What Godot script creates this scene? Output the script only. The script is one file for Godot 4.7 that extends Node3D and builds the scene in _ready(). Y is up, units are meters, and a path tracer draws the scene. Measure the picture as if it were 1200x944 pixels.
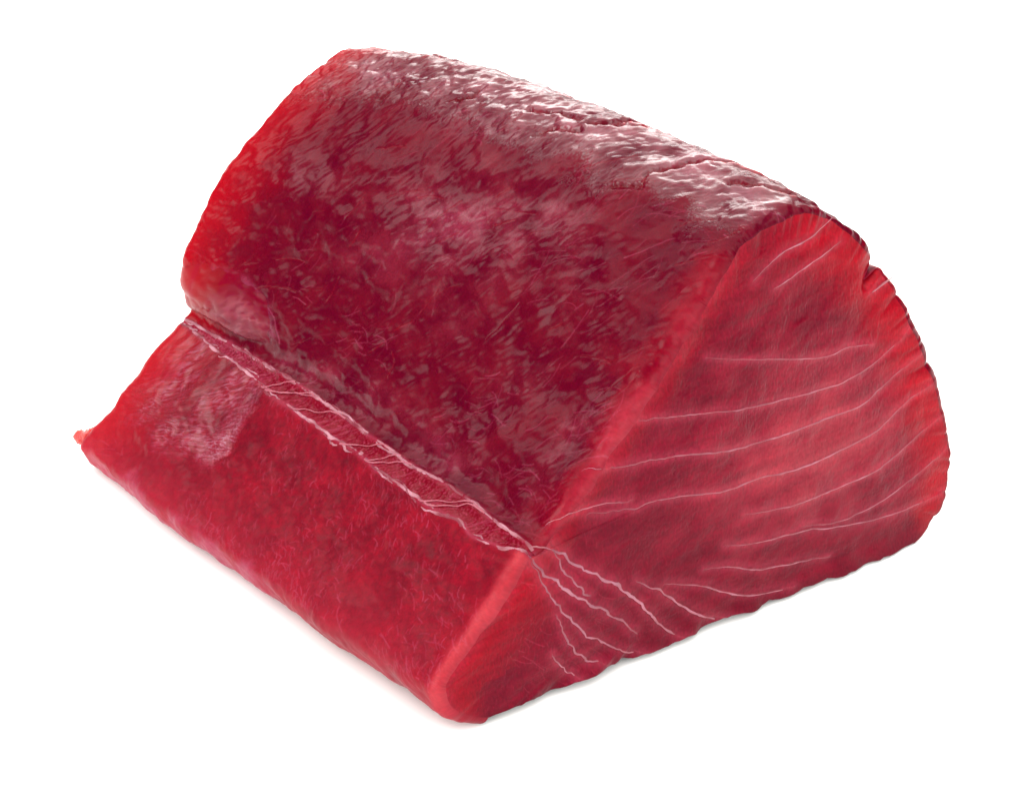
extends Node3D
# A raw tuna loin block lying on a seamless white studio sheet. All sizes of the block are in millimetres until they become vertices.

const MM := 0.001
const AT := Vector3(-0.00714, 0.0, 0.07368)            # front corner of the block on the sheet
const AU := Vector3(0.8476617, 0.0, -0.53053712)       # along the foot of the cut face
const AV := Vector3(-0.71104549, 0.0, -0.70314601)     # along the length of the loin
const LEN := 141.4
const MID_U := 60.0
const MID_V := 70.0

# cross-section (across, height) at the near and the far end; the same features in the same order
var near_profile := [Vector2(1.5, 0), Vector2(-5.0, 4.0), Vector2(-8.8, 11.0), Vector2(-7.9, 16.2), Vector2(.1, 23.3), Vector2(8.5, 31.5), Vector2(13.3, 37.2), Vector2(16.1, 38.8), Vector2(20.3, 40.7), Vector2(32.4, 52.4), Vector2(43.4, 63.5), Vector2(54.4, 75.2), Vector2(65.3, 87.3), Vector2(70.2, 91.6), Vector2(74.6, 93.4), Vector2(81.9, 94.6), Vector2(88.8, 94.8), Vector2(95.9, 91.1), Vector2(103.3, 84.5), Vector2(109.8, 76.9), Vector2(115.9, 67.2), Vector2(122.7, 53.8), Vector2(128.4, 41.3), Vector2(132.1, 29), Vector2(134.3, 17.9), Vector2(132.3, 8.1), Vector2(127.7, 2.6), Vector2(122.9, .0)]
var far_profile := [Vector2(0, 0), Vector2(-3.1, 4), Vector2(-3.5, 8), Vector2(-.8, 10.8), Vector2(6, 17.5), Vector2(12.1, 23.1), Vector2(21, 31), Vector2(26.8, 35.5), Vector2(28, 40), Vector2(27.9, 50.3), Vector2(32.7, 59.7), Vector2(40, 70.5), Vector2(52, 82.5), Vector2(60.1, 88.6), Vector2(65, 92), Vector2(70, 94.6), Vector2(76.5, 97.2), Vector2(86, 94.5), Vector2(94, 88), Vector2(101, 78), Vector2(107, 68), Vector2(113, 55), Vector2(118, 42), Vector2(121, 30), Vector2(122, 19), Vector2(120, 9), Vector2(116, 3), Vector2(111, .0)]
var mid_bulge := {0: Vector2(-1, 0), 1: Vector2(-1.5, 0), 2: Vector2(-1.5, 0), 8: Vector2(.8, -.8), 9: Vector2(1.7, -1.7), 10: Vector2(1.2, -1.0), 11: Vector2(-.4, 1.5), 12: Vector2(-.6, 3.5), 13: Vector2(0, 5.5), 14: Vector2(0, 6.8), 15: Vector2(0, 7.5), 16: Vector2(0, 7), 17: Vector2(0, 5.5), 18: Vector2(0, 4), 19: Vector2(0, 2)}
var mid_profile := []

# the seam of connective tissue in the groove: (feature number, share of the length)
var upper_strand := [Vector2(7.0, 1.0), Vector2(7.2, .91), Vector2(7.55, .745), Vector2(7.65, .62), Vector2(7.6, .505), Vector2(7.4, .365), Vector2(7.35, .28), Vector2(7.55, .17), Vector2(7.25, .055), Vector2(7.2, .0)]
var lower_strand := [Vector2(6.9, 1.0), Vector2(6.75, .82), Vector2(6.6, .72), Vector2(6.35, .645), Vector2(6.35, .555), Vector2(6.25, .475), Vector2(6.25, .415), Vector2(6.1, .35), Vector2(6.0, .26), Vector2(5.95, .185), Vector2(6.1, .145), Vector2(5.85, .1), Vector2(6.0, .045), Vector2(6.7, .0)]

# tissue lines on the cut face (across, height), each with its half width in mm
var tendons := [
	[.20, [44, 59.1, 50.1, 58, 57.8, 56.5, 71.3, 53.8, 84.9, 52.2, 95.8, 51.3, 106.2, 52.8, 114.7, 56.2, 119.5, 60.4]],
	[.25, [30, 52.3, 40.6, 49.9, 51.5, 48.7, 60, 46.8, 68.6, 44.8, 81.1, 44.2, 94.2, 43.8, 103.7, 44, 111.2, 46.6, 117, 49.3, 125, 53.2]],
	[.26, [30, 42, 41, 39.7, 48.5, 39.4, 64.9, 35.7, 74.8, 35.4, 86.7, 34.2, 98.1, 34.5, 108.7, 36, 117.4, 40, 128, 43]],
	[.24, [70.2, 28, 79.3, 26, 88.7, 25.1, 98.2, 24.9, 109, 25.6, 117.9, 28.3, 130.5, 33.4]],
	[.20, [86.7, 18.6, 98.4, 15.7, 109.3, 16.1, 120.4, 19.2, 132.5, 23.8]],
	[.24, [64.6, 22.1, 71, 19.9, 77.3, 18.9, 88.7, 17, 94.6, 15.3, 111.6, 11.6, 124.8, 11.3, 132.5, 11.6]],
	[.25, [59.1, 17.8, 66.1, 15.9, 72.6, 12.6, 81, 10.3, 88.8, 8.7, 95.7, 7.2]],
	[.30, [48.4, 18.1, 58, 13.9, 64.3, 9.9, 71.5, 6.1, 79.2, 4, 85, 2.9]],
	[.38, [40.9, 21.9, 47.5, 16.5, 53.4, 10.1, 58.7, 5.5, 67.8, .8]],
	[.46, [16, 39.4, 21, 37, 25.3, 32.6, 31.3, 26.7, 37.3, 20.9, 41.9, 15.4, 45.8, 9.4, 50.6, 3.8, 54.5, .6]],
	[.48, [15.8, 37.7, 18.3, 32.6, 22.6, 27.6, 26.3, 23.3, 30, 19.9, 35.4, 14.5, 40.7, 7.9]],
	[.38, [21, 37, 24.4, 29.4, 27.1, 25.4, 29.0, 22.6]],
	[.36, [16.3, 35.6, 19.5, 26.7, 22.9, 20.4, 27.2, 14.1, 32.6, 8.8, 38, 4.5, 45, .5]],
	[.32, [20.6, 21.5, 22.4, 15, 25.3, 9.3, 29.9, 5, 34.4, .6]],
	[.22, [19, 12, 21.1, 7.8, 26.6, .8]],
	[.24, [96.4, 91, 89, 87.6, 81.7, 86.4, 73.8, 82.2]],
	[.22, [98, 84.8, 90.7, 82.5, 83.3, 80, 79.2, 79]],
	[.40, [113.3, 72.4, 110, 71.4, 107, 70.4]],
	[.16, [106.8, 58.1, 99.6, 59.6, 92.8, 59.3, 80.7, 62.6, 61.3, 68.4]],
	[.18, [20.4, 43.2, 33, 43, 41.1, 41.8]],
]

# dark splits in the top surface: (feature number, share of the length)
var cracks := [
	[Vector2(13.3, .765), Vector2(13.9, .76), Vector2(14.5, .765)],
	[Vector2(14.9, .36), Vector2(15.3, .33), Vector2(16.4, .325)],
	[Vector2(15.3, .325), Vector2(15.7, .31), Vector2(16.5, .295)],
	[Vector2(12.9, .23), Vector2(13.4, .19), Vector2(14.1, .20), Vector2(14.75, .185), Vector2(15.6, .17), Vector2(16.3, .13), Vector2(16.6, .10)],
	[Vector2(16.6, .64), Vector2(16.9, .58), Vector2(16.4, .50), Vector2(16.6, .46)],
	[Vector2(14.6, .47), Vector2(15.0, .43), Vector2(14.9, .38)],
	[Vector2(16.2, .97), Vector2(16.7, .90), Vector2(16.2, .80), Vector2(16.3, .72), Vector2(16.5, .66)],
	[Vector2(15.2, .10), Vector2(15.9, .06), Vector2(16.3, .04)],
	[Vector2(14.0, .62), Vector2(14.4, .59), Vector2(14.9, .60)],
	[Vector2(13.7, .42), Vector2(14.2, .40), Vector2(14.5, .36)],
]

# film on the flesh, its sheen painted in pale: feature number, share of the length, spread along each (mm), how dense
var sheen_films := [
	[11.3, .46, 11, 18, .72], [11.7, .33, 8, 12, .58], [10.6, .58, 7, 12, .34], [11.4, .79, 5, 11, .28], [8.4, .50, 5, 20, .46],
	[8.2, .28, 5, 14, .48], [11.3, .20, 9, 5, .22], [9.6, .20, 7, 8, .16], [10.3, .38, 8, 9, .24], [9.2, .06, 12, 4, .34],
	[14.6, .82, 5, 14, .60], [14.7, .58, 6, 16, .62], [14.9, .38, 7, 14, .68], [15.2, .20, 7, 14, .70], [14.8, .06, 5, 7, .75], [13.6, .50, 4, 24, .42], [16.6, .45, 6, 30, .75],
	[8.2, .66, 3, 8, .60],
]

const TW := 1500
const TH := 800
const CW := 1040
const CH := 700
const NA := 620
const NR := 12          # rows round each end's edge
const NB := 420         # rows between
const NT := NB + 2 * NR + 1

var rng := RandomNumberGenerator.new()
var s_of_k := PackedFloat32Array()
var s_total := 0.0
var film := PackedFloat32Array()
var relief := PackedFloat32Array()
var face_film := PackedFloat32Array()
var face_relief := PackedFloat32Array()
var grid := PackedVector3Array()
var base_near := PackedVector3Array()   # the end outlines before the flesh is made uneven
var base_far := PackedVector3Array()
var grid_n := PackedVector3Array()
var grid_uv := PackedVector2Array()
var strand_u := PackedFloat32Array()
var strand_l := PackedFloat32Array()
var n_lump := noise(11, 1.0, 3)
var n_fine := noise(12, 1.0, 4)
var n_warp := noise(13, 1.0, 2)
var n_ridge := noise(14, 1.0, 2)
var n_patch := noise(15, 1.0, 4)
var n_soft := noise(16, 1.0, 2)
var n_broad := noise(17, 1.0, 1)


func _ready() -> void:
	rng.seed = 7
	# ---- camera
	var cam := Camera3D.new()
	cam.name = "camera"
	cam.fov = 26.0
	cam.near = 0.02
	cam.far = 20.0
	add_child(cam)
	cam.position = Vector3(0, 0.25168, 0.34676)
	cam.rotation_degrees = Vector3(-32, 0, 0)
	cam.current = true
	# ---- surroundings and exposure
	var env := Environment.new()
	env.background_mode = Environment.BG_COLOR
	env.background_color = Color(0.26, 0.26, 0.27)
	env.background_energy_multiplier = 1.0
	env.tonemap_mode = Environment.TONE_MAPPER_LINEAR
	env.tonemap_exposure = 1.0
	env.sdfgi_enabled = true
	env.ssao_enabled = true
	env.ssil_enabled = true
	var we := WorldEnvironment.new()
	we.name = "studio_environment"
	we.environment = env
	add_child(we)
	# ---- studio lamps (softboxes outside the picture) and added unseen lights
	softbox("overhead_softbox", Vector3(0.05, 1.05, 0.05), Vector3(0, 0.03, 0), Vector2(2.0, 2.0), 4.6)
	softbox("back_softbox", Vector3(0.16, 0.62, -0.85), Vector3(0.02, 0.08, 0), Vector2(0.9, 0.40), 1.35)
	softbox("front_softbox", Vector3(0.75, 0.55, 0.9), Vector3(0.02, 0.04, 0), Vector2(0.8, 0.8), 0.8)
	softbox("added_side_fill", Vector3(-0.62, 0.34, 0.85), Vector3(-0.05, 0.02, 0), Vector2(0.7, 0.5), 1.25)  # unseen, added to lighten the contact shadow
	softbox("added_sheen_light", Vector3(-0.95, 0.85, -0.15), Vector3(0, 0.06, 0), Vector2(0.5, 0.5), 0.5)  # unseen, added to raise the sheen on the big face
	# ---- the white sheet
	build_sheet()
	# ---- the block of tuna
	build_tuna()


func softbox(called: String, at: Vector3, towards: Vector3, size: Vector2, energy: float) -> void:
	var l := AreaLight3D.new()
	l.name = called
	l.area_size = size
	l.area_normalize_energy = true
	l.light_energy = energy
	l.light_color = Color(1.0, 0.99, 0.975)
	l.area_range = 6.0
	l.area_attenuation = 2.0
	l.shadow_enabled = true
	add_child(l)
	l.look_at_from_position(at, towards, Vector3.UP if absf((towards - at).normalized().y) < 0.95 else Vector3.FORWARD)


func noise(seed_: int, frequency: float, octaves: int) -> FastNoiseLite:
	var n := FastNoiseLite.new()
	n.noise_type = FastNoiseLite.TYPE_SIMPLEX_SMOOTH
	n.seed = seed_
	n.frequency = frequency
	n.fractal_type = FastNoiseLite.FRACTAL_FBM
	n.fractal_octaves = octaves
	return n


func build_sheet() -> void:
	# paper sweep: flat under the block, curving up into a backdrop far behind it
	var st := SurfaceTool.new()
	st.begin(Mesh.PRIMITIVE_TRIANGLES)
	var path: Array[Vector2] = [Vector2(1.6, 0), Vector2(-1.3, 0)]
	for i in range(1, 13):
		var w := PI / 2 * i / 12.0
		path.append(Vector2(-1.3 - 0.5 * sin(w), 0.5 - 0.5 * cos(w)))
	path.append(Vector2(-1.8, 2.0))
	for i in path.size():
		for x in [-1.6, 1.6]:
			st.add_vertex(Vector3(x, path[i].y, path[i].x))
	for i in path.size() - 1:
		for v in [0, 1, 2, 1, 3, 2]:
			st.add_index(2 * i + [0, 1, 2, 3][v])
	st.generate_normals()
	var m := StandardMaterial3D.new()
	m.resource_name = "white_paper"
	m.albedo_color = Color(0.955, 0.955, 0.955)
	m.roughness = 0.9
	m.metallic_specular = 0.2
	var o := MeshInstance3D.new()
	o.name = "ground"
	o.mesh = st.commit()
	o.material_override = m
	o.set_meta("kind", "structure")
	o.set_meta("label", "seamless plain white sheet under and behind the fish")
	add_child(o)


# ------------------------------------------------------------------ shape of the loin
func spline(p: Array, x: float) -> Vector2:
	var i := clampi(int(floor(x)), 0, p.size() - 2)
	var f := x - i
	var a: Vector2 = p[maxi(i - 1, 0)]
	var b: Vector2 = p[i]
	var c: Vector2 = p[i + 1]
	var d: Vector2 = p[mini(i + 2, p.size() - 1)]
	return 0.5 * (2.0 * b + (c - a) * f + (2.0 * a - 5.0 * b + 4.0 * c - d) * f * f + (3.0 * b - a - 3.0 * c + d) * f * f * f)


func local(u: float, h: float, v: float) -> Vector3:
	return (AU * (u - MID_U) + AV * (v - MID_V) + Vector3(0, h, 0)) * MM


func measure() -> void:
	for i in near_profile.size():
		mid_profile.append((near_profile[i] + far_profile[i]) * 0.5 + mid_bulge.get(i, Vector2.ZERO))
	var last := spline(near_profile, 0).lerp(spline(mid_profile, 0), 0.5)
	s_of_k.append(0.0)
	for i in range(1, 541):
		var p := spline(near_profile, i * .05).lerp(spline(mid_profile, i * .05), 0.5)
		s_total += p.distance_to(last)
		s_of_k.append(s_total)
		last = p


func s_at(k: float) -> float:
	var x := clampf(k * 20.0, 0.0, 539.99)
	return lerpf(s_of_k[int(x)], s_of_k[int(x) + 1], x - int(x))


func k_at(s: float) -> float:
	var i := clampi(s_of_k.bsearch(s) - 1, 0, 539)
	return (i + clampf((s - s_of_k[i]) / maxf(s_of_k[i + 1] - s_of_k[i], 1e-5), 0, 1)) * .05


func along(list: Array, t: float) -> float:   # feature number of a strand at a share of the length
	for i in list.size() - 1:
		var a: Vector2 = list[i]
		var b: Vector2 = list[i + 1]
		if t <= a.y and t >= b.y:
			return lerpf(b.x, a.x, smoothstep(0, 1, (t - b.y) / maxf(a.y - b.y, 1e-5)))
	return list[-1].x


func bell(x: float) -> float:
	return exp(-x * x)


func bump(x: float, a: float, b: float, soft: float) -> float:
	return smoothstep(a - soft, a + soft, x) * (1.0 - smoothstep(b - soft, b + soft, x))


func build_grid() -> void:
	for j in 401:
		strand_u.append(s_at(along(upper_strand, j / 400.0)))
		strand_l.append(s_at(along(lower_strand, j / 400.0)))
	var ts := PackedFloat32Array()
	grid.resize(NA * NT)
	grid_uv.resize(NA * NT)
	ts.resize(NA * NT)
	for i in NA:
		var s := s_total * i / (NA - 1.0)
		var k := k_at(s)
		var a := spline(near_profile, k)
		var b := spline(mid_profile, k)
		var c := spline(far_profile, k)
		var floor_fade := clampf(minf(s, s_total - s) / 6.0, 0.0, 1.0)
		var r_near := (1.0 + .35 * n_lump.get_noise_1d(s / 14.0)) * (1.4 + 1.6 * bump(k, 7.0, 12.6, 1.0) + 1.3 * bump(k, -1, 6.2, .8)) * maxf(floor_fade, 0.9 if k < 5.0 else 0.25)
		var r_far := 4.4 * maxf(floor_fade, 0.12)
		var da := (spline(near_profile, minf(k + .05, 27)) - spline(near_profile, maxf(k - .05, 0))).normalized()
		var dc := (spline(far_profile, minf(k + .05, 27)) - spline(far_profile, maxf(k - .05, 0))).normalized()
		for j in NT:
			var tt: float
			var inset := 0.0
			if j < NR:
				var w := PI / 2 * j / NR
				tt = r_near * (1.0 - cos(w))
				inset = r_near * (1.0 - sin(w))
			elif j > NR + NB:
				var w := PI / 2 * (NT - 1 - j) / NR
				tt = LEN - r_far * (1.0 - cos(w))
				inset = r_far * (1.0 - sin(w))
			else:
				tt = lerpf(r_near, LEN - r_far, (j - NR) / float(NB))
			var t := tt / LEN
			var q := a * (1 - t) * (1 - 2 * t) + b * 4 * t * (1 - t) + c * t * (2 * t - 1)
			var dir := da if t < .5 else dc
			q += Vector2(dir.y, -dir.x) * inset
			q.y = maxf(q.y, 0.0)
			grid[i * NT + j] = local(q.x, q.y, tt + (1 - t) * q.y * .105)
			grid_uv[i * NT + j] = Vector2(s / s_total, t)
			ts[i * NT + j] = tt
	for i in NA:
		base_near.append(grid[i * NT])
		base_far.append(grid[i * NT + NT - 1])
	make_normals()
	# the uneven flesh: lumps, the groove, splits, scalloped bands on the back edge
	var crack_s := []
	for c in cracks:
		var line := PackedVector2Array()
		for p in c:
			line.append(Vector2(s_at(p.x), p.y * LEN))
		crack_s.append(line)
	var moved := grid.duplicate()
	var s_notch := s_at(19.05)
	var s_flap := s_at(7.75)
	for i in NA:
		var s := s_total * i / (NA - 1.0)
		var k := k_at(s)
		var soft := clampf(minf(s, s_total - s) / 5.0, 0.0, 1.0)
		for j in NT:
			var tt := ts[i * NT + j]
			var at := clampf(tt / LEN * 400.0, 0, 399.99)
			var up := strand_u[int(at)]
			var lo := strand_l[int(at)]
			var d := n_lump.get_noise_2d(s / 34.0, tt / 34.0) * 1.1 + n_lump.get_noise_2d(s / 9.0 + 50, tt / 11.0) * .42
			d += (absf(n_ridge.get_noise_2d((s * .83 - tt * .55) / 14.0, (s * .55 + tt * .83) / 5.0)) - .25) * .20 * bump(k, 7.6, 13.0, .6)
			d += n_soft.get_noise_2d(s / 6.0, tt / 6.0) * .16
			var top := bump(k, 12.8, 18.5, .4)
			if top > 0.01:
				d += (absf(n_ridge.get_noise_2d(s / 7.0 + 9, tt / 7.0)) - .2) * .60 * top + n_soft.get_noise_2d(s / 1.8, tt / 1.8) * .12 * top
			# seam: a trench between the strands and a shallow valley above it
			if k > 4.5 and k < 10.0:
				var mid := (up + lo) * .5
				var half := maxf((up - lo) * .36, .5)
				d -= .85 * bell((s - mid) / half) * (.75 + .5 * n_fine.get_noise_1d(tt / 3.0))
				d += .35 * bell((s - up) / 1.3) + .4 * bell((s - lo) / 1.4)
				d -= .9 * bell((s - up - 4.0) / 3.0) * (1.0 - smoothstep(.75, .9, tt / LEN))
				d -= .8 * bell((s - s_flap) / 2.4) * smoothstep(.80, .88, tt / LEN)
			for line in crack_s:
				if s > line[0].x - 22 and s < line[-1].x + 22 and absf(tt - line[0].y) < 34:
					var near := 1e9
					var wob := n_fine.get_noise_2d(s / 2.5 + 31, tt / 2.5) * 1.4
					for m in line.size() - 1:
						var p := Geometry2D.get_closest_point_to_segment(Vector2(s, tt), line[m], line[m + 1])
						near = minf(near, p.distance_to(Vector2(s, tt)))
					if near < 4:
						d -= .85 * bell(absf(near + wob * .6) / .5)
						d += .2 * bell((near - 1.8) / .9)
			# back edge: flakes of muscle end one after the other
			if k > 18.2 and k < 26 and tt < 40:
				var fade := (1.0 - smoothstep(4.0, 40.0, tt)) * soft
				var ph := (s - s_notch) / 9.0 + n_lump.get_noise_1d(s / 14.0) * .5
				d += (pow(absf(fposmod(ph, 1.0) - .5) * 2.0, 4.0) * -.75 * (.6 + .8 * n_fine.get_noise_1d(s / 6.0 + 90)) + .2) * fade * smoothstep(18.9, 19.3, k)
				d -= 4.6 * bell((s - s_notch) / .9) * (1.0 - smoothstep(6.0, 26.0, tt))
				d -= 1.2 * bell((s - s_notch + 1.6) / 1.5) * (1.0 - smoothstep(4.0, 20.0, tt))
			var v: Vector3 = grid[i * NT + j] + grid_n[i * NT + j] * d * soft * MM
			v.y = maxf(v.y, 0.0)
			moved[i * NT + j] = v
	grid = moved
	make_normals()


func make_normals() -> void:
	grid_n.resize(NA * NT)
	for i in NA:
		var i0 := maxi(i - 1, 0) * NT
		var i1 := mini(i + 1, NA - 1) * NT
		for j in NT:
			var ds := grid[i1 + j] - grid[i0 + j]
			var dt := grid[i * NT + mini(j + 1, NT - 1)] - grid[i * NT + maxi(j - 1, 0)]
			grid_n[i * NT + j] = ds.cross(dt).normalized()


func on_loin(k: float, t: float, lift := 0.0) -> Vector3:   # a point lifted off the flesh by so many mm
	var x := clampf(s_at(k) / s_total * (NA - 1), 0, NA - 1.001)
	var y := clampf(NR + (t * LEN - 2.5) / (LEN - 8.5) * NB, 0.0, NT - 1.001)
	var i := int(x)
	var j := int(y)
	var fx := x - i
	var fy := y - j
	var p: Vector3 = grid[i * NT + j].lerp(grid[(i + 1) * NT + j], fx).lerp(grid[i * NT + j + 1].lerp(grid[(i + 1) * NT + j + 1], fx), fy)
	return p + grid_n[i * NT + j].lerp(grid_n[(i + 1) * NT + j], fx).normalized() * lift * MM


# ------------------------------------------------------------------ meshes
func commit(called: String, v: PackedVector3Array, n: PackedVector3Array, uv: PackedVector2Array, idx: PackedInt32Array, m: Material, parent: Node3D, label := "", tint := PackedColorArray()) -> MeshInstance3D:
	var a := []
	a.resize(Mesh.ARRAY_MAX)
	a[Mesh.ARRAY_VERTEX] = v
	a[Mesh.ARRAY_NORMAL] = n
	if uv.size() == v.size():
		a[Mesh.ARRAY_TEX_UV] = uv
	if tint.size() == v.size():
		a[Mesh.ARRAY_COLOR] = tint
	a[Mesh.ARRAY_INDEX] = idx
	var mesh := ArrayMesh.new()
	mesh.add_surface_from_arrays(Mesh.PRIMITIVE_TRIANGLES, a)
	var o := MeshInstance3D.new()
	o.name = called
	o.mesh = mesh
	o.material_override = m
	if label:
		o.set_meta("label", label)
	parent.add_child(o, true)
	return o


func sheet_index(rows: int, cols: int, v: PackedVector3Array, n: PackedVector3Array) -> PackedInt32Array:
	var idx := PackedInt32Array()
	for i in rows - 1:
		for j in cols - 1:
			var a := i * cols + j
			idx.append_array([a, a + cols, a + 1, a + 1, a + cols, a + cols + 1])
	# front faces run clockwise: turn them if most run the other way
	var votes := 0
	for f in range(0, idx.size(), maxi(3, (idx.size() / 600) * 3)):
		var c := (v[idx[f + 1]] - v[idx[f]]).cross(v[idx[f + 2]] - v[idx[f]])
		votes += 1 if c.dot(n[idx[f]]) > 0 else -1
	if votes > 0:
		for f in range(0, idx.size(), 3):
			var x := idx[f + 1]
			idx[f + 1] = idx[f + 2]
			idx[f + 2] = x
	return idx


func loin_part(called: String, k0: float, k1: float, m: Material, parent: Node3D, label := "") -> MeshInstance3D:
	var i0 := int(round(s_at(k0) / s_total * (NA - 1)))
	var i1 := int(round(s_at(k1) / s_total * (NA - 1)))
	var v := grid.slice(i0 * NT, (i1 + 1) * NT)
	var n := grid_n.slice(i0 * NT, (i1 + 1) * NT)
	return commit(called, v, n, grid_uv.slice(i0 * NT, (i1 + 1) * NT), sheet_index(i1 - i0 + 1, NT, v, n), m, parent, label)


func normals_of(v: PackedVector3Array, rows: int, cols: int, out: Vector3, wrap := false) -> PackedVector3Array:
	var n := PackedVector3Array()
	n.resize(v.size())
	for i in rows:
		for j in cols:
			var a := v[mini(i + 1, rows - 1) * cols + j] - v[maxi(i - 1, 0) * cols + j]
			var j1 := (j + 1) if j + 1 < cols else (1 if wrap else j)
			var j0 := (j - 1) if j > 0 else (cols - 2 if wrap else j)
			var b := v[i * cols + j1] - v[i * cols + j0]
			var c := a.cross(b).normalized()
			n[i * cols + j] = c if c.length() > .5 else out
	var total := Vector3.ZERO
	for x in n:
		total += x
	if out != Vector3.ZERO and total.dot(out) < 0:
		for i in n.size():
			n[i] = -n[i]
	return n


func build_end(called: String, is_near: bool, m: Material, parent: Node3D, label: String) -> MeshInstance3D:
	var j := 0 if is_near else NT - 1
	var rim := PackedVector3Array()
	var even := PackedVector3Array()
	for i in NA:
		rim.append(grid[i * NT + j])
		even.append(base_near[i] if is_near else base_far[i])
	for i in range(1, 121):
		var p := grid[(NA - 1) * NT + j].lerp(grid[j], i / 120.0)
		even.append(p)
		var bite := maxf(n_lump.get_noise_1d(i * .11) + .15, 0.0) * 1.7 + absf(n_fine.get_noise_1d(i * .25)) * .3
		var swell := n_lump.get_noise_1d(i * .07 + 40) * 1.6 + n_fine.get_noise_1d(i * .12 + 9) * .5
		rim.append(p + (Vector3.UP * bite - AV * (swell + .6) if is_near else Vector3.UP * bite) * smoothstep(0.0, 12.0, minf(i, 120 - i)) * MM)
	var rings := 190 if is_near else 24
	var cols := rim.size()
	var tilt := (AV * .105 + Vector3.UP)
	var out := AU.cross(tilt).normalized()
	if out.dot(AV) > 0:
		out = -out
	var centre := local(70, 42, 42 * .105) if is_near else local(62, 42, LEN)
	if not is_near:
		out = -out
	var v := PackedVector3Array()
	var uv := PackedVector2Array()
	for i in rings:
		var rho := 1.0 - pow(1.0 - i / (rings - 1.0), 1.25)
		for c in cols:
			var p := centre + (even[c] - centre) * rho + (rim[c] - even[c]) * smoothstep(.86, 1.0, rho)
			var h := p.y / MM
			var flat := p / MM - Vector3(0, h, 0)
			# where that is: flat = AU * (u - MID_U) + AV * (v - MID_V)
			var det := AU.x * AV.z - AU.z * AV.x
			var u := (flat.x * AV.z - flat.z * AV.x) / det + MID_U
			var edge := smoothstep(0.0, .12, 1.0 - rho)
			if is_near:
				var lift := 1.3 * (1.0 - rho * rho) + n_lump.get_noise_2d(u / 22.0, h / 22.0) * .7 * edge + n_fine.get_noise_2d(u / 5.0, h / 5.0) * .16 * edge
				lift += sample_face(u, h) * edge
				p += out * lift * MM
			else:
				p += out * (2.0 * (1.0 - rho * rho) + n_lump.get_noise_2d(u / 15.0, h / 15.0) * 1.2 * edge) * MM
			v.append(p)
			uv.append(Vector2((u + 14.0) / 152.0, (h + 3.0) / 102.0))
	var n := normals_of(v, rings, cols, out, true)
	for c in cols:
		n[c] = out
	return commit(called, v, n, uv, sheet_index(rings, cols, v, n), m, parent, label)


func sample_face(u: float, h: float) -> float:
	var x := clampi(int((u + 14.0) / 152.0 * CW), 0, CW - 1)
	var y := clampi(int((h + 3.0) / 102.0 * CH), 0, CH - 1)
	return face_relief[y * CW + x]


func tube(called: String, line: PackedVector3Array, normal: PackedVector3Array, wide: PackedFloat32Array, flat: float, m: Material, parent: Node3D, label := "", tints := PackedColorArray()) -> MeshInstance3D:
	# a strand of tissue, flattened against the flesh it lies on
	var sides := 9
	var tint := PackedColorArray()
	var v := PackedVector3Array()
	var n := PackedVector3Array()
	for i in line.size():
		var dir := (line[mini(i + 1, line.size() - 1)] - line[maxi(i - 1, 0)]).normalized()
		var side := dir.cross(normal[i]).normalized()
		var up := side.cross(dir)
		for c in sides:
			var w := TAU * c / (sides - 1.0)
			v.append(line[i] + (side * cos(w) + up * sin(w) * flat) * wide[i] * MM)
			n.append((side * cos(w) * flat + up * sin(w)).normalized())
			if tints.size() == line.size():
				tint.append(tints[i])
	return commit(called, v, n, PackedVector2Array(), sheet_index(line.size(), sides, v, n), m, parent, label, tint)


# ------------------------------------------------------------------ painting the flesh, with edge glow and sheen in its colour
func stroke(f: PackedFloat32Array, r: PackedFloat32Array, w: int, h: int, pts: PackedVector2Array, half: float, dense: float, high: float) -> void:
	var reach := int(ceil(half * 2.2))
	for m in pts.size() - 1:
		var steps := int(ceil(pts[m].distance_to(pts[m + 1]) / maxf(.7 * half, .7)))
		for i in steps:
			var p := pts[m].lerp(pts[m + 1], i / float(steps))
			var cx := int(p.x)
			var cy := int(p.y)
			for y in range(maxi(cy - reach, 0), mini(cy + reach + 1, h)):
				for x in range(maxi(cx - reach, 0), mini(cx + reach + 1, w)):
					var d := (Vector2(x, y) - p).length_squared() / (half * half)
					if d < 4.5:
						var g := exp(-d)
						var at := y * w + x
						f[at] = maxf(f[at], g * dense)
						r[at] = maxf(r[at], g * high)


func wiggle(a: Vector2, dir: Vector2, length: float, bend: float) -> PackedVector2Array:
	var out := PackedVector2Array([a])
	var d := dir.normalized()
	var n := 6
	var turn := rng.randf_range(-bend, bend)
	for i in n:
		d = d.rotated(turn / n + rng.randf_range(-.25, .25) * bend)
		out.append(out[-1] + d * length / n)
	return out


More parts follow.
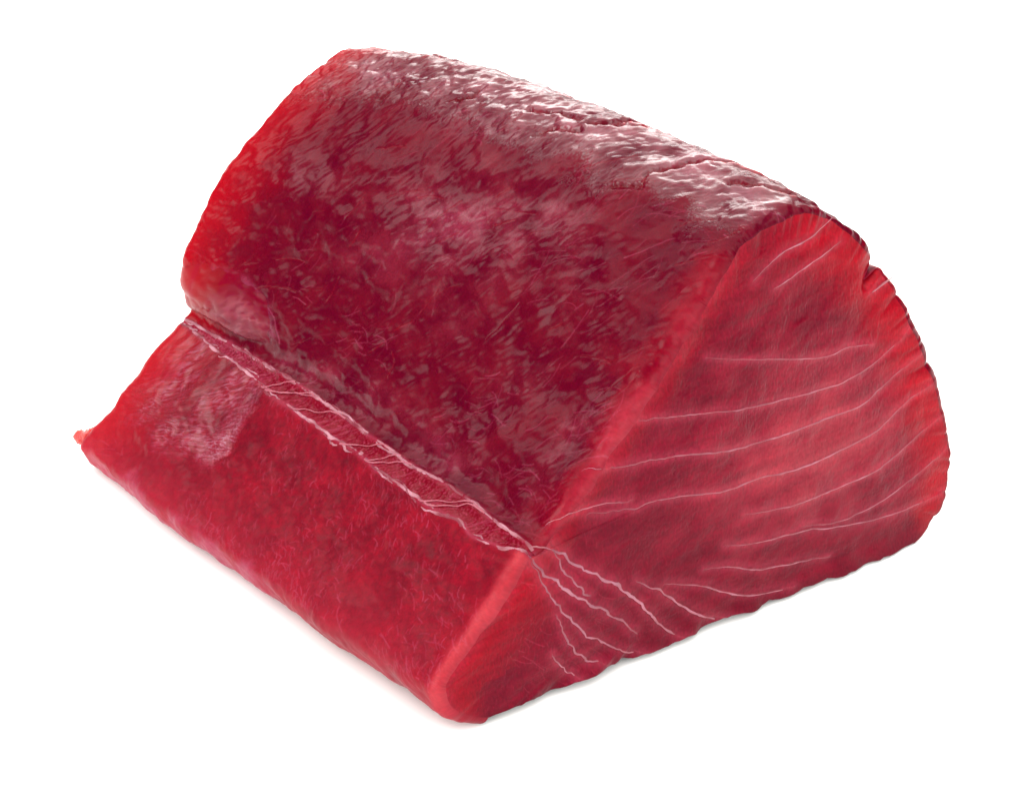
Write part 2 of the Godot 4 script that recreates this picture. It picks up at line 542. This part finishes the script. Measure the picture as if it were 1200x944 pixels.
func paint_loin() -> Array:
	film.resize(TW * TH)
	relief.resize(TW * TH)
	var px := TW / s_total
	var py := TH / LEN
	# fine white fibres: feature range, length range, how many, direction (along the section, along the loin), length mm, density
	for set_ in [[7.6, 13.2, .0, 1.0, 330, Vector2(.83, -.55), 5.0, .38], [7.5, 9.6, .05, .72, 260, Vector2(.25, -1), 4.5, .6], [8.0, 10.6, .01, .075, 60, Vector2(.95, -.15), 4.5, .6],
			[2.2, 6.3, .0, .66, 1300, Vector2(.76, .65), 2.0, .55], [12.8, 18, 0, 1, 700, Vector2(.5, -.8), 3.0, .7], [10.3, 12.8, .03, .4, 70, Vector2(.83, -.55), 9.0, .5], [1, 4, 0, 1, 200, Vector2(.1, 1), 5.0, .4]]:
		for i in set_[4]:
			var k := rng.randf_range(set_[0], set_[1])
			var p := Vector2(s_at(k) * px, rng.randf_range(set_[2], set_[3]) * TH)
			if n_patch.get_noise_2d(p.x / 160.0, p.y / 160.0) + rng.randf_range(-.25, .25) < -.05:
				continue
			var d: Vector2 = set_[5]
			stroke(film, relief, TW, TH, wiggle(p, d.rotated(rng.randf_range(-.5, .5)), set_[6] * px * rng.randf_range(.4, 1.3), .9), rng.randf_range(.5, .95), set_[7] * rng.randf_range(.3, 1.0), .035)
	# the two strands with their webbing
	# the pale fold of the lip at the far corner
	for fold in [[[Vector2(9.3, .90), Vector2(9.35, .83), Vector2(9.05, .765), Vector2(8.5, .725)], 9.0, .6], [[Vector2(9.15, .87), Vector2(9.0, .80), Vector2(8.6, .745)], 5.0, .5], [[Vector2(9.3, .80), Vector2(8.9, .735), Vector2(8.45, .705)], 2.0, .7]]:
		var line := PackedVector2Array()
		for p in fold[0]:
			line.append(Vector2(s_at(p.x) * px, p.y * TH))
		stroke(film, relief, TW, TH, line, fold[1], fold[2], .03)
	for list in [upper_strand, lower_strand]:
		var line := PackedVector2Array()
		for j in 101:
			line.append(Vector2((s_at(along(list, j / 100.0)) + n_fine.get_noise_1d(j / 6.0) * .5) * px, j / 100.0 * TH))
		stroke(film, relief, TW, TH, line, 3.6, .5, .10)
	for i in 90:
		var t := rng.randf()
		var up := s_at(along(upper_strand, t)) * px
		var lo := s_at(along(lower_strand, t)) * px
		var line := PackedVector2Array([Vector2(lo, t * TH), Vector2(lerpf(lo, up, .5), t * TH - rng.randf_range(4, 16)), Vector2(up, t * TH - rng.randf_range(10, 34))])
		stroke(film, relief, TW, TH, line, rng.randf_range(.7, 1.5), rng.randf_range(.15, .6), .10)
	var spots := []
	for q in sheen_films:
		spots.append([s_at(q[0]), q[1] * LEN, q[2], q[3], q[4]])
	var crack_s := []
	for c in cracks:
		var line := PackedVector2Array()
		for p in c:
			line.append(Vector2(s_at(p.x) * px, p.y * TH))
		crack_s.append(line)
	var dark := PackedFloat32Array()
	dark.resize(TW * TH)
	var none := PackedFloat32Array()
	none.resize(TW * TH)
	for line in crack_s:
		stroke(dark, none, TW, TH, line, 2.2, .65, 0)
	# fine creases along the fibres of the big face
	var crease := PackedFloat32Array()
	crease.resize(TW * TH)
	for i in 60:
		var k := rng.randf_range(8.2, 13.2)
		var p := Vector2(s_at(k) * px, rng.randf_range(.03, .95) * TH)
		var path := wiggle(p, Vector2(.83, -.55).rotated(rng.randf_range(-.55, .35)), px * rng.randf_range(2.5, 12.0), .8)
		stroke(dark, crease, TW, TH, path, rng.randf_range(.7, 1.5), rng.randf_range(.2, .6), rng.randf_range(.04, .12))
	var rgb := PackedByteArray()
	rgb.resize(TW * TH * 3)
	var rough := PackedByteArray()
	rough.resize(TW * TH)
	var wet := PackedByteArray()
	wet.resize(TW * TH)
	var ks := PackedFloat32Array()
	for x in TW:
		ks.append(k_at((x + .5) / px))
	var deep := Color(.262, .0005, .075)
	var bright := Color(.40, .003, .065)
	var rim := Color(.57, .03, .07)  # light coming through the far end, painted in
	var pale := Color(.60, .34, .43)
	var grey := Color(.50, .33, .38)
	var edge_glow := Color(.50, .12, .17)  # light scattered through the thin edges, painted in
	var edge_k := PackedFloat32Array()   # how the wavy lower border of the wet top face runs
	for y in TH:
		var t := (y + .5) / TH
		edge_k.append(.15 + n_lump.get_noise_1d(t * 9.0) * .5 + .45 * bell((t - .12) / .06) - .25 * bell((t - .24) / .05) + .3 * bell((t - .62) / .08))
	for y in TH:
		var tt := (y + .5) / py
		var t := tt / LEN
		var su := strand_u[int(t * 400)]
		var sl := strand_l[int(t * 400)]
		for x in TW:
			var s := (x + .5) / px
			var k := ks[x]
			var at := y * TW + x
			var wx := n_warp.get_noise_2d(s / 9.0, tt / 9.0) * 2.2
			var wy := n_warp.get_noise_2d(s / 9.0 + 70, tt / 9.0) * 2.2
			var fs := (s + wx * .7) * .83 - (tt + wy * .7) * .55
			var ft := (s + wx * .7) * .55 + (tt + wy * .7) * .83
			var streak := absf(n_ridge.get_noise_2d(fs / 8.0, ft / 1.1))
			var fine := n_fine.get_noise_2d(s * 1.3, tt * 1.3)
			var patch := n_patch.get_noise_2d(s / 13.0, tt / 13.0)
			# film of connective tissue, with its sheen painted as paleness
			var f := 0.0
			for q in spots:
				var dx: float = (s + wx * 1.3 - q[0]) / q[2]
				var dy: float = (tt + wy * 1.3 - q[1]) / q[3]
				var d := dx * dx + dy * dy
				if d < 5.0:
					f = maxf(f, exp(-d) * q[4])
			var top := smoothstep(13.0 + edge_k[y] - .25 + patch * 1.0 + fine * .5, 13.0 + edge_k[y] + .3 + patch * 1.0 + fine * .5, k)
			var low := 1.0 - smoothstep(sl - .6, sl + .6, s)
			f = clampf(f * (1.0 + patch * 1.8) + .10 * top, 0.0, 1.0)
			var torn := clampf(1.0 - streak * 2.6, 0.0, 1.0)
			var web := clampf(f * (.30 + .14 * torn * torn * torn + fine * .06), 0.0, 1.0)
			# seam
			var seam := bump(s, sl - .5, su + .5, .6)
			web = maxf(web, seam * (.03 + .5 * clampf(fine * 2.0 - .1 + .9 * smoothstep(.6, .85, t), 0, 1)))
			web = maxf(web, film[at] * (.55 + .45 * clampf(.5 + patch, 0, 1)))
			# silver skin left on the far part of the lower muscle
			var skin := low * smoothstep(.655, .675, t + fine * .008 + patch * .022) * (1.0 - smoothstep(.90, .985, t + patch * .08)) * smoothstep(3.4, 4.6, k + patch * .8)
			var crimp := absf(n_ridge.get_noise_2d((s * .88 + tt * .47 + wx * .35) / 1.25, (s * .47 - tt * .88 + wy) / 6.5))
			web = maxf(web, skin * (.07 + .85 * clampf(1.0 - crimp * 3.4, 0.0, 1.0) * clampf(.7 + patch * 1.4, .2, 1.0) + .55 * bell((t - .685) / .03) * clampf(.5 + fine, 0, 1)))
			web = maxf(web, .55 * (1.0 - smoothstep(1.2, 2.6, k + patch * 1.5)) * bump(t, .40, .96, .06))
			# colour of the flesh, with glow at rim and edges painted in
			var c := deep.lerp(bright, clampf(.22 + patch * .32 + low * .35, 0.0, 1.0))
			c = c.lerp(Color(.38, .003, .075), low * .6) * (1.0 + low * (patch * .18 + n_fine.get_noise_2d(s * .45 + 20, tt * .45) * .17))
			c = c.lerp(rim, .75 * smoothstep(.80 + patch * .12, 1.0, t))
			c = c.lerp(edge_glow, (.75 + patch * .4) * (1.0 - smoothstep(.8, 5.2, k + patch * 1.2)))
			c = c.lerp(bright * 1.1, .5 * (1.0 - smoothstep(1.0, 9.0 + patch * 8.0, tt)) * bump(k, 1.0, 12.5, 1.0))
			c = c.lerp(edge_glow, (.8 + patch * .6) * (1.0 - smoothstep(0.0, 3.0 + patch * 3.0, tt)) * bump(k, 1.0, 11.5, 1.2))
			c = c.lerp(Color(.60, .20, .22), .6 * low * bell((tt - 1.0) / 1.5) * bump(k, 1.5, 6.6, .5))
			c = c.lerp(bright, seam * .7)
			c = c.lerp(pale.lerp(grey, skin), clampf(web * .78, 0, 1))
			c = c.lerp(Color(.40, .02, .07), dark[at] * .8)
			c = c * (1.0 + fine * .10)
			rgb[at * 3] = int(clampf(c.r, 0, 1) * 255)
			rgb[at * 3 + 1] = int(clampf(c.g, 0, 1) * 255)
			rgb[at * 3 + 2] = int(clampf(c.b, 0, 1) * 255)
			rough[at] = int(clampf(.29 + .02 * fine + .12 * patch - .08 * f + .16 * low, .16, .7) * 255)
			var coat := clampf((.30 + .36 * torn + patch * .6) * top + skin * .35 + f * .36 * (.9 + .2 * torn) * (1.0 - low), 0.0, 1.0) * (1.0 - dark[at]) * smoothstep(1.0, 5.0, tt) * (1.0 - .7 * smoothstep(.93, 1.0, t))
			wet[at] = int(coat * 255)
			# wrinkles of the wet film: soft folds along the fibres, crossed by finer ones
			var soft := n_soft.get_noise_2d(s * .55, tt * .55)
			var fold := .6 * absf(n_broad.get_noise_2d(fs / 20.0, ft / 6.0)) + .35 * n_broad.get_noise_2d(fs / 13.0 + 40, ft / 5.0)
			var cell := absf(n_broad.get_noise_2d(s / 8.0 + wx * .12 + 90, tt / 8.0 + wy * .12))
			var wrinkle := clampf((.05 + 1.15 * f + .30 * patch) * (1.0 - .85 * low) + .50 * top, 0.02, 1.2)
			relief[at] += -(fold * .75 + cell * .55) * wrinkle * (.50 + .35 * top) + soft * (.012 + .02 * wrinkle) + fine * .007 - skin * crimp * .35 - crease[at]
	return [rgb, rough, wet]


func paint_face() -> Array:
	face_film.resize(CW * CH)
	face_relief.resize(CW * CH)
	var px := CW / 152.0
	var py := CH / 102.0
	var none := PackedFloat32Array()
	none.resize(CW * CH)
	for td in tendons:
		var line := tendon_line(td[1])
		var pts := PackedVector2Array()
		for p in line:
			pts.append(Vector2((p.x + 14) * px, (p.y + 3) * py))
		stroke(face_film, face_relief, CW, CH, pts,  1.7 + td[0] * 4.5, .55, .06)
		stroke(face_film, none, CW, CH, pts, 8.0 + td[0] * 10.0, .40, .0)
	# fine fibres cut across
	for i in 700:
		var u := rng.randf_range(0, 128)
		var h := rng.randf_range(2, 90)
		stroke(face_film, face_relief, CW, CH, wiggle(Vector2((u + 14) * px, (h + 3) * py), Vector2(.15, 1).rotated(rng.randf_range(-.3, .3)), rng.randf_range(6, 26), .5), .8, rng.randf_range(.05, .16), .02)
	for i in 120:
		var u := rng.randf_range(8, 40)
		var h := rng.randf_range(2, 38 - absf(u - 18) * .8)
		stroke(face_film, face_relief, CW, CH, wiggle(Vector2((u + 14) * px, (h + 3) * py), Vector2(.55, -1).rotated(rng.randf_range(-.4, .4)), rng.randf_range(12, 40), .6), rng.randf_range(.7, 1.2), rng.randf_range(.1, .35), .03)
	var rgb := PackedByteArray()
	rgb.resize(CW * CH * 3)
	var rough := PackedByteArray()
	rough.resize(CW * CH)
	var outline := PackedVector2Array()
	for i in 271:
		outline.append(spline(near_profile, i * .1))
	var deep := Color(.345, .004, .088)
	var pink := Color(.48, .12, .17)  # partly the reflection of the white sheet, painted in
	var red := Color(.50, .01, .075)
	var glow := Color(.50, .12, .17)  # soft light along the front edge, painted in
	var pale := Color(.62, .32, .34)
	# distance to the outline, on a coarse grid
	var gw := 153
	var gh := 103
	var far := PackedFloat32Array()
	var far_k := PackedFloat32Array()
	for gy in gh:
		for gx in gw:
			var p := Vector2(gx - 14, gy - 3)
			var best := 1e9
			var bk := 0.0
			for i in range(0, 271):
				var d := p.distance_squared_to(outline[i])
				if d < best:
					best = d
					bk = i * .1
			far.append(sqrt(best))
			far_k.append(bk)
	for y in CH:
		var h := (y + .5) / py - 3.0
		for x in CW:
			var u := (x + .5) / px - 14.0
			var at := y * CW + x
			var gx := clampf(u + 14, 0, gw - 1.01)
			var gy := clampf(h + 3, 0, gh - 1.01)
			var g0 := int(gy) * gw + int(gx)
			var d := lerpf(lerpf(far[g0], far[g0 + 1], gx - int(gx)), lerpf(far[g0 + gw], far[g0 + gw + 1], gx - int(gx)), gy - int(gy))
			var k := lerpf(lerpf(far_k[g0], far_k[g0 + 1], gx - int(gx)), lerpf(far_k[g0 + gw], far_k[g0 + gw + 1], gx - int(gx)), gy - int(gy))
			var patch := n_patch.get_noise_2d(u / 16.0 + 200, h / 16.0)
			var band := n_patch.get_noise_2d(u / 42.0 + 80, (h - u * .05) / 4.0)
			var fine := n_fine.get_noise_2d(u * 1.1 + 300, h * .8)
			var grain := n_fine.get_noise_2d(u * 2.2 + 100, h * .35)
			var c := deep.lerp(pink, clampf(bell((u - 92) / 30.0) * bell((h - 38) / 22.0) * 1.1 + patch * .5, 0, 1))
			c = c.lerp(red, .35 * bell((u - 88) / 22.0) * bell((h - 88) / 12.0))
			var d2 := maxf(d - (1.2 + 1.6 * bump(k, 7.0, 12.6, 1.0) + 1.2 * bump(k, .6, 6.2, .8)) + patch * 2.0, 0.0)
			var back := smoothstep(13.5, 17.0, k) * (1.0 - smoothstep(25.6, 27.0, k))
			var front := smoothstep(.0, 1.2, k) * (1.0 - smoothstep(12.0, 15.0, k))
			c = c.lerp(red, back * (1.0 - smoothstep(2.5, 17.0, d2)))  # red rim: light through the thin flesh, painted in
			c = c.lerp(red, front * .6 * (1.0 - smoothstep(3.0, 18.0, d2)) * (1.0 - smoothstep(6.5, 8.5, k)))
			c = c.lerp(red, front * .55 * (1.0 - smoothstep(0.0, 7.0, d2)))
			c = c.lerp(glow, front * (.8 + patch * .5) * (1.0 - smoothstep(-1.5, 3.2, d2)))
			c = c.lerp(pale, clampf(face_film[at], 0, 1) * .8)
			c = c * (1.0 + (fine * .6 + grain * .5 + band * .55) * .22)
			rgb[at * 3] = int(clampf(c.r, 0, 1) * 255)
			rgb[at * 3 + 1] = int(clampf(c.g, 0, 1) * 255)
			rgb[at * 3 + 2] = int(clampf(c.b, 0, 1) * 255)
			rough[at] = int(clampf(.38 + .12 * fine + .08 * patch, .2, .8) * 255)
			face_relief[at] += fine * .022 + grain * .02
	return [rgb, rough]


func tendon_line(flat: Array) -> PackedVector2Array:
	var pts := []
	for i in range(0, flat.size(), 2):
		pts.append(Vector2(flat[i], flat[i + 1]))
	var out := PackedVector2Array()
	var n := (pts.size() - 1) * 10
	for i in n + 1:
		var p := spline(pts, i / 10.0)
		var thick := 1.0 - smoothstep(35.0, 60.0, p.x)
		p += Vector2(n_fine.get_noise_2d(p.x / 4.5, p.y / 4.5), n_fine.get_noise_2d(p.x / 4.5 + 40, p.y / 4.5)) * 1.3 * (.12 + .5 * thick)
		out.append(p)
	return out


func texture(data: PackedByteArray, w: int, h: int, format: int) -> ImageTexture:
	return ImageTexture.create_from_image(Image.create_from_data(w, h, false, format, data))


func flesh(called: String, painted: Array, height: PackedFloat32Array, w: int, h: int, wet: float) -> StandardMaterial3D:
	var m := StandardMaterial3D.new()
	m.resource_name = called
	m.albedo_texture = texture(painted[0], w, h, Image.FORMAT_RGB8)
	m.roughness_texture = texture(painted[1], w, h, Image.FORMAT_L8)
	m.roughness_texture_channel = BaseMaterial3D.TEXTURE_CHANNEL_RED
	m.roughness = 1.0
	m.metallic_specular = wet
	m.heightmap_enabled = true
	m.heightmap_texture = texture(height.to_byte_array(), w, h, Image.FORMAT_RF)
	m.heightmap_scale = 0.1
	m.texture_repeat = false
	if painted.size() > 2:
		m.clearcoat_enabled = true
		m.clearcoat = 1.0
		m.clearcoat_roughness = .28
		m.clearcoat_texture = texture(painted[2], w, h, Image.FORMAT_L8)
	m.subsurf_scatter_enabled = true
	m.subsurf_scatter_strength = 0.22
	return m


func plain_flesh(called: String, c: Color, rough: float, scatter := .3) -> StandardMaterial3D:
	var m := StandardMaterial3D.new()
	m.resource_name = called
	m.albedo_color = c
	m.roughness = rough
	m.metallic_specular = .42
	m.subsurf_scatter_enabled = true
	m.subsurf_scatter_strength = scatter
	return m


func build_tuna() -> void:
	measure()
	build_grid()
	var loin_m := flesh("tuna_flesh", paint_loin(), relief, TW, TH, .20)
	var face_m := flesh("cut_tuna_flesh", paint_face(), face_relief, CW, CH, .19)
	var tissue := plain_flesh("connective_tissue", Color(.60, .26, .31), .38)
	var fat_line := plain_flesh("tissue_line", Color.WHITE, .42)
	fat_line.vertex_color_use_as_albedo = true
	var tuna := Node3D.new()
	tuna.name = "tuna_block"
	tuna.position = AT + (AU * MID_U + AV * MID_V) * MM + Vector3(0, .0003, 0)
	tuna.set_meta("label", "thick cut block of raw red tuna loin lying alone on the white sheet")
	tuna.set_meta("category", "fish")
	add_child(tuna)
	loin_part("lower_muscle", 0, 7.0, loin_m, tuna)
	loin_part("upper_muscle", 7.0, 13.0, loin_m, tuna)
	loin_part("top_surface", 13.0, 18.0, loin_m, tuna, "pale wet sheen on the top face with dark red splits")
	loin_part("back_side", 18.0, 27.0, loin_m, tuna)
	var face := build_end("cut_face", true, face_m, tuna, "smooth cut end with pale curved tissue lines")
	build_end("far_end", false, plain_flesh("far_flesh", Color(.62, .10, .11), .4), tuna, "")
	# underside
	var v := PackedVector3Array()
	var n := PackedVector3Array()
	for c in range(NR + 14, NT):
		v.append(grid[c])
		v.append(grid[(NA - 1) * NT + c])
		n.append(Vector3.DOWN)
		n.append(Vector3.DOWN)
	commit("underside", v, n, PackedVector2Array(), sheet_index(v.size() / 2, 2, v, n), plain_flesh("under_flesh", Color(.6, .08, .1), .5), tuna)
	# tissue lines on the cut face
	var tilt := (AV * .105 + Vector3.UP)
	var out := AU.cross(tilt).normalized()
	if out.dot(AV) > 0:
		out = -out
	for td in tendons:
		var line := PackedVector3Array()
		var nn := PackedVector3Array()
		var wide := PackedFloat32Array()
		var tints := PackedColorArray()
		var pts := tendon_line(td[1])
		for i in pts.size():
			var p := pts[i]
			if p.y < 3.6:
				continue
			var on := face_point(p.x, p.y, out)
			line.append(on)
			nn.append(out)
			var e := minf(i, pts.size() - 1 - i) / (pts.size() - 1.0) * 2.0
			wide.append(td[0] * .6 * (.3 + .75 * pow(e, .5)) * (1.0 + .9 * n_fine.get_noise_2d(p.x / 3.0, p.y / 3.0 + 20)))
			var strong: float = clampf(pow(e, .6) * (.55 + 1.1 * td[0] + .9 * n_fine.get_noise_2d(p.x / 6.0 + 60, p.y / 6.0)), 0, 1)
			tints.append(Color(.13, .006, .016).lerp(Color(.35, .10, .13), strong))
		tube("tissue_line", line, nn, wide, .34, fat_line, face, "", tints)
	build_seam(tuna, fat_line, tissue)
	build_flap(tuna)
	build_shred(tuna)


func face_point(u: float, h: float, out: Vector3) -> Vector3:
	# same dome and relief as the cut face
	var base := local(u, h, h * .105)
	var centre := local(70, 42, 42 * .105)
	var dir := base - centre
	var rho := 0.0
	var best := 1e9
	for i in range(0, NA, 2):
		var r := base_near[i] - centre
		var c := dir.normalized().dot(r.normalized())
		if 1.0 - c < best:
			best = 1.0 - c
			rho = dir.length() / r.length()
	if best > .003 or rho > 1.0:
		rho = minf(rho, 1.0)
		if h < 3:
			rho = clampf(1.0 - h / 42.0, 0, 1)
	var edge := smoothstep(0.0, .12, 1.0 - rho)
	var lift := 1.3 * (1.0 - rho * rho) + n_lump.get_noise_2d(u / 22.0, h / 22.0) * .7 * edge + n_fine.get_noise_2d(u / 5.0, h / 5.0) * .16 * edge + sample_face(u, h) * edge
	return base + out * (lift + .02) * MM


func build_seam(tuna: Node3D, tissue: Material, cord_m: Material) -> void:
	var seam := Node3D.new()
	seam.name = "seam"
	tuna.add_child(seam)
	var which := 0
	for list in [upper_strand, lower_strand]:
		for f in 4:
			var line := PackedVector3Array()
			var nn := PackedVector3Array()
			var wide := PackedFloat32Array()
			var tints := PackedColorArray()
			var t0: float = [0.0, 0.0, .12, .40][f]
			var t1: float = [1.0, .62, .86, 1.0][f]
			for j in 201:
				var t := lerpf(t0, t1, j / 200.0)
				var away := n_fine.get_noise_2d(t * 9.0, which * 9.0 + f * 31.0) * (.10 if f == 0 else .34) + n_fine.get_noise_2d(t * 34.0, which * 5.0 + f * 17.0) * .05
				var k: float = along(list, t) + away * smoothstep(0.0, .06, t)
				var x := clampi(int(s_at(k) / s_total * (NA - 1)), 0, NA - 1)
				var y := clampi(int(NR + (t * LEN - 2.5) / (LEN - 8.5) * NB), 0, NT - 1)
				line.append(on_loin(k, t, .02 + .3 * n_fine.get_noise_2d(t * 14.0, 5 + which + f * 3) - .10))
				nn.append(grid_n[x * NT + y])
				var ends := smoothstep(0.0, .05, j / 200.0 if t0 > 0.0 else 1.0) * smoothstep(0.0, .08, 1.0 - j / 200.0 if t1 < 1.0 else 1.0)
				tints.append(Color(.16, .008, .02).lerp(Color(.42, .15, .18), clampf(.34 + 1.3 * n_fine.get_noise_2d(t * 13.0, 60 + which * 3 + f) + .30 * smoothstep(.55, .9, t), 0, 1)))
				wide.append(([.36, .25, .21, .22][f] + .26 * n_fine.get_noise_2d(t * 26.0, 30 + which + f * 7)) * (.15 + .85 * ends))
			tube("strand", line, nn, wide, .4, tissue, seam, "", tints)
		which += 1
	# thin cords crossing between the strands
	for i in 9:
		var t := rng.randf_range(.12, .72)
		var dt := rng.randf_range(.05, .13)
		var line := PackedVector3Array()
		var nn := PackedVector3Array()
		var wide := PackedFloat32Array()
		for j in 15:
			var f := j / 14.0
			var t1 := clampf(t - dt * f, 0.0, 1.0)
			var k := lerpf(along(lower_strand, t1), along(upper_strand, t1), smoothstep(0, 1, f)) + n_fine.get_noise_2d(f * 2.5, i * 7.0) * .12
			line.append(on_loin(k, t1, .05 + .25 * sin(PI * f)))
			nn.append(grid_n[clampi(int(s_at(k) / s_total * (NA - 1)), 0, NA - 1) * NT + clampi(int(t1 * NB), 0, NT - 1)])
			wide.append((.26 - .14 * sin(PI * f)) * (1.0 + .5 * n_fine.get_noise_2d(f * 6.0, i * 3.0)))
		tube("cord", line, nn, wide, .7, cord_m, seam)


func build_flap(tuna: Node3D) -> void:
	# a lip of flesh at the far corner that curls over the seam
	var top := [Vector2(9.0, 1.0), Vector2(9.35, .95), Vector2(9.6, .88), Vector2(9.5, .80), Vector2(9.1, .735), Vector2(8.45, .695)]
	var free := [Vector2(7.75, 1.0), Vector2(7.9, .955), Vector2(8.0, .90), Vector2(8.05, .845), Vector2(8.1, .785), Vector2(8.35, .70)]
	var rows := 60
	var cols := 40
	var tint := PackedColorArray()
	var m := plain_flesh("flap_flesh", Color.WHITE, .3, .3)
	m.metallic_specular = .22
	m.vertex_color_use_as_albedo = true
	var v := PackedVector3Array()
	for i in rows:
		var x := i / (rows - 1.0) * 5.0
		var a := spline(top, x)
		var b := spline(free, x)
		for j in cols:
			var q := j / (cols - 1.0) * 1.5
			var f := minf(q, 1.0)
			var kt := a.lerp(b, f if q <= 1.0 else 1.0 - (q - 1.0) * .9)
			var tip := sin(PI * clampf(i / (rows - 1.0) * .9 + .1, 0, 1))
			var lift := (1.25 * sin(f * PI * .62) - .3) if q <= 1.0 else 1.25 * sin(PI * .62) - .25 - (q - 1.0) * 4.6
			lift = lift * (.35 + .65 * tip) * (1.0 - smoothstep(.7, 1.0, x / 5.0)) - .4 * smoothstep(.75, 1.0, x / 5.0) + n_lump.get_noise_2d(x * .8, q * 1.2) * .5
			v.append(on_loin(kt.x, kt.y, lift))
			var xx := x / 5.0
			var vein := clampf(1.0 - absf(n_ridge.get_noise_2d(xx * 11.0 + q * 2.0, q * 2.2)) * 3.2, 0, 1)
			var c := Color(.20, .008, .012).lerp(Color(.10, .002, .010), smoothstep(.20, .60, xx))
			c = c.lerp(Color(.19, .038, .055), bump(xx + f * .22, .62, .98, .10) * smoothstep(.15, .5, f) * (.25 + .6 * vein))
			c = c.lerp(Color(.20, .025, .03), .5 * smoothstep(.78, .95, f) * (1.0 - smoothstep(.5, .8, xx)))
			tint.append(c)
	var n := normals_of(v, rows, cols, Vector3(-.5, .7, .5))
	commit("flap", v, n, PackedVector2Array(), sheet_index(rows, cols, v, n), m, tuna, "pale curled lip of flesh at the far corner", tint)


func build_shred(tuna: Node3D) -> void:
	# ragged scrap at the far lower corner
	var from := on_loin(2.9, .985, -1.0)
	var dir := (AV * .75 - AU * .65 + Vector3(0, .12, 0)).normalized()
	var side := dir.cross(Vector3.UP).normalized()
	var up := side.cross(dir)
	var v := PackedVector3Array()
	var rows := 26
	var cols := 25
	for i in rows:
		var f := i / (rows - 1.0)
		var r := 3.4 * sqrt(maxf(1.0 - f * f, 0.0)) * (1.0 - .25 * f)
		for c in cols:
			var w := TAU * c / (cols - 1.0)
			var d := Vector3(cos(w), sin(w), f * 2.0)
			var rr := r * (1.0 + .9 * n_fine.get_noise_3d(d.x * .9, d.y * .9, d.z * 1.3))
			v.append(from + (dir * f * 6.5 + side * cos(w) * rr + up * sin(w) * rr * .8) * MM)
	var n := normals_of(v, rows, cols, Vector3.ZERO, true)
	for i in n.size():
		var axis := from + dir * dir.dot(v[i] - from)
		if n[i].dot(v[i] - axis) < 0:
			n[i] = -n[i]
	commit("shred", v, n, PackedVector2Array(), sheet_index(rows, cols, v, n), plain_flesh("shred_flesh", Color(.60, .22, .22), .4, .4), tuna)
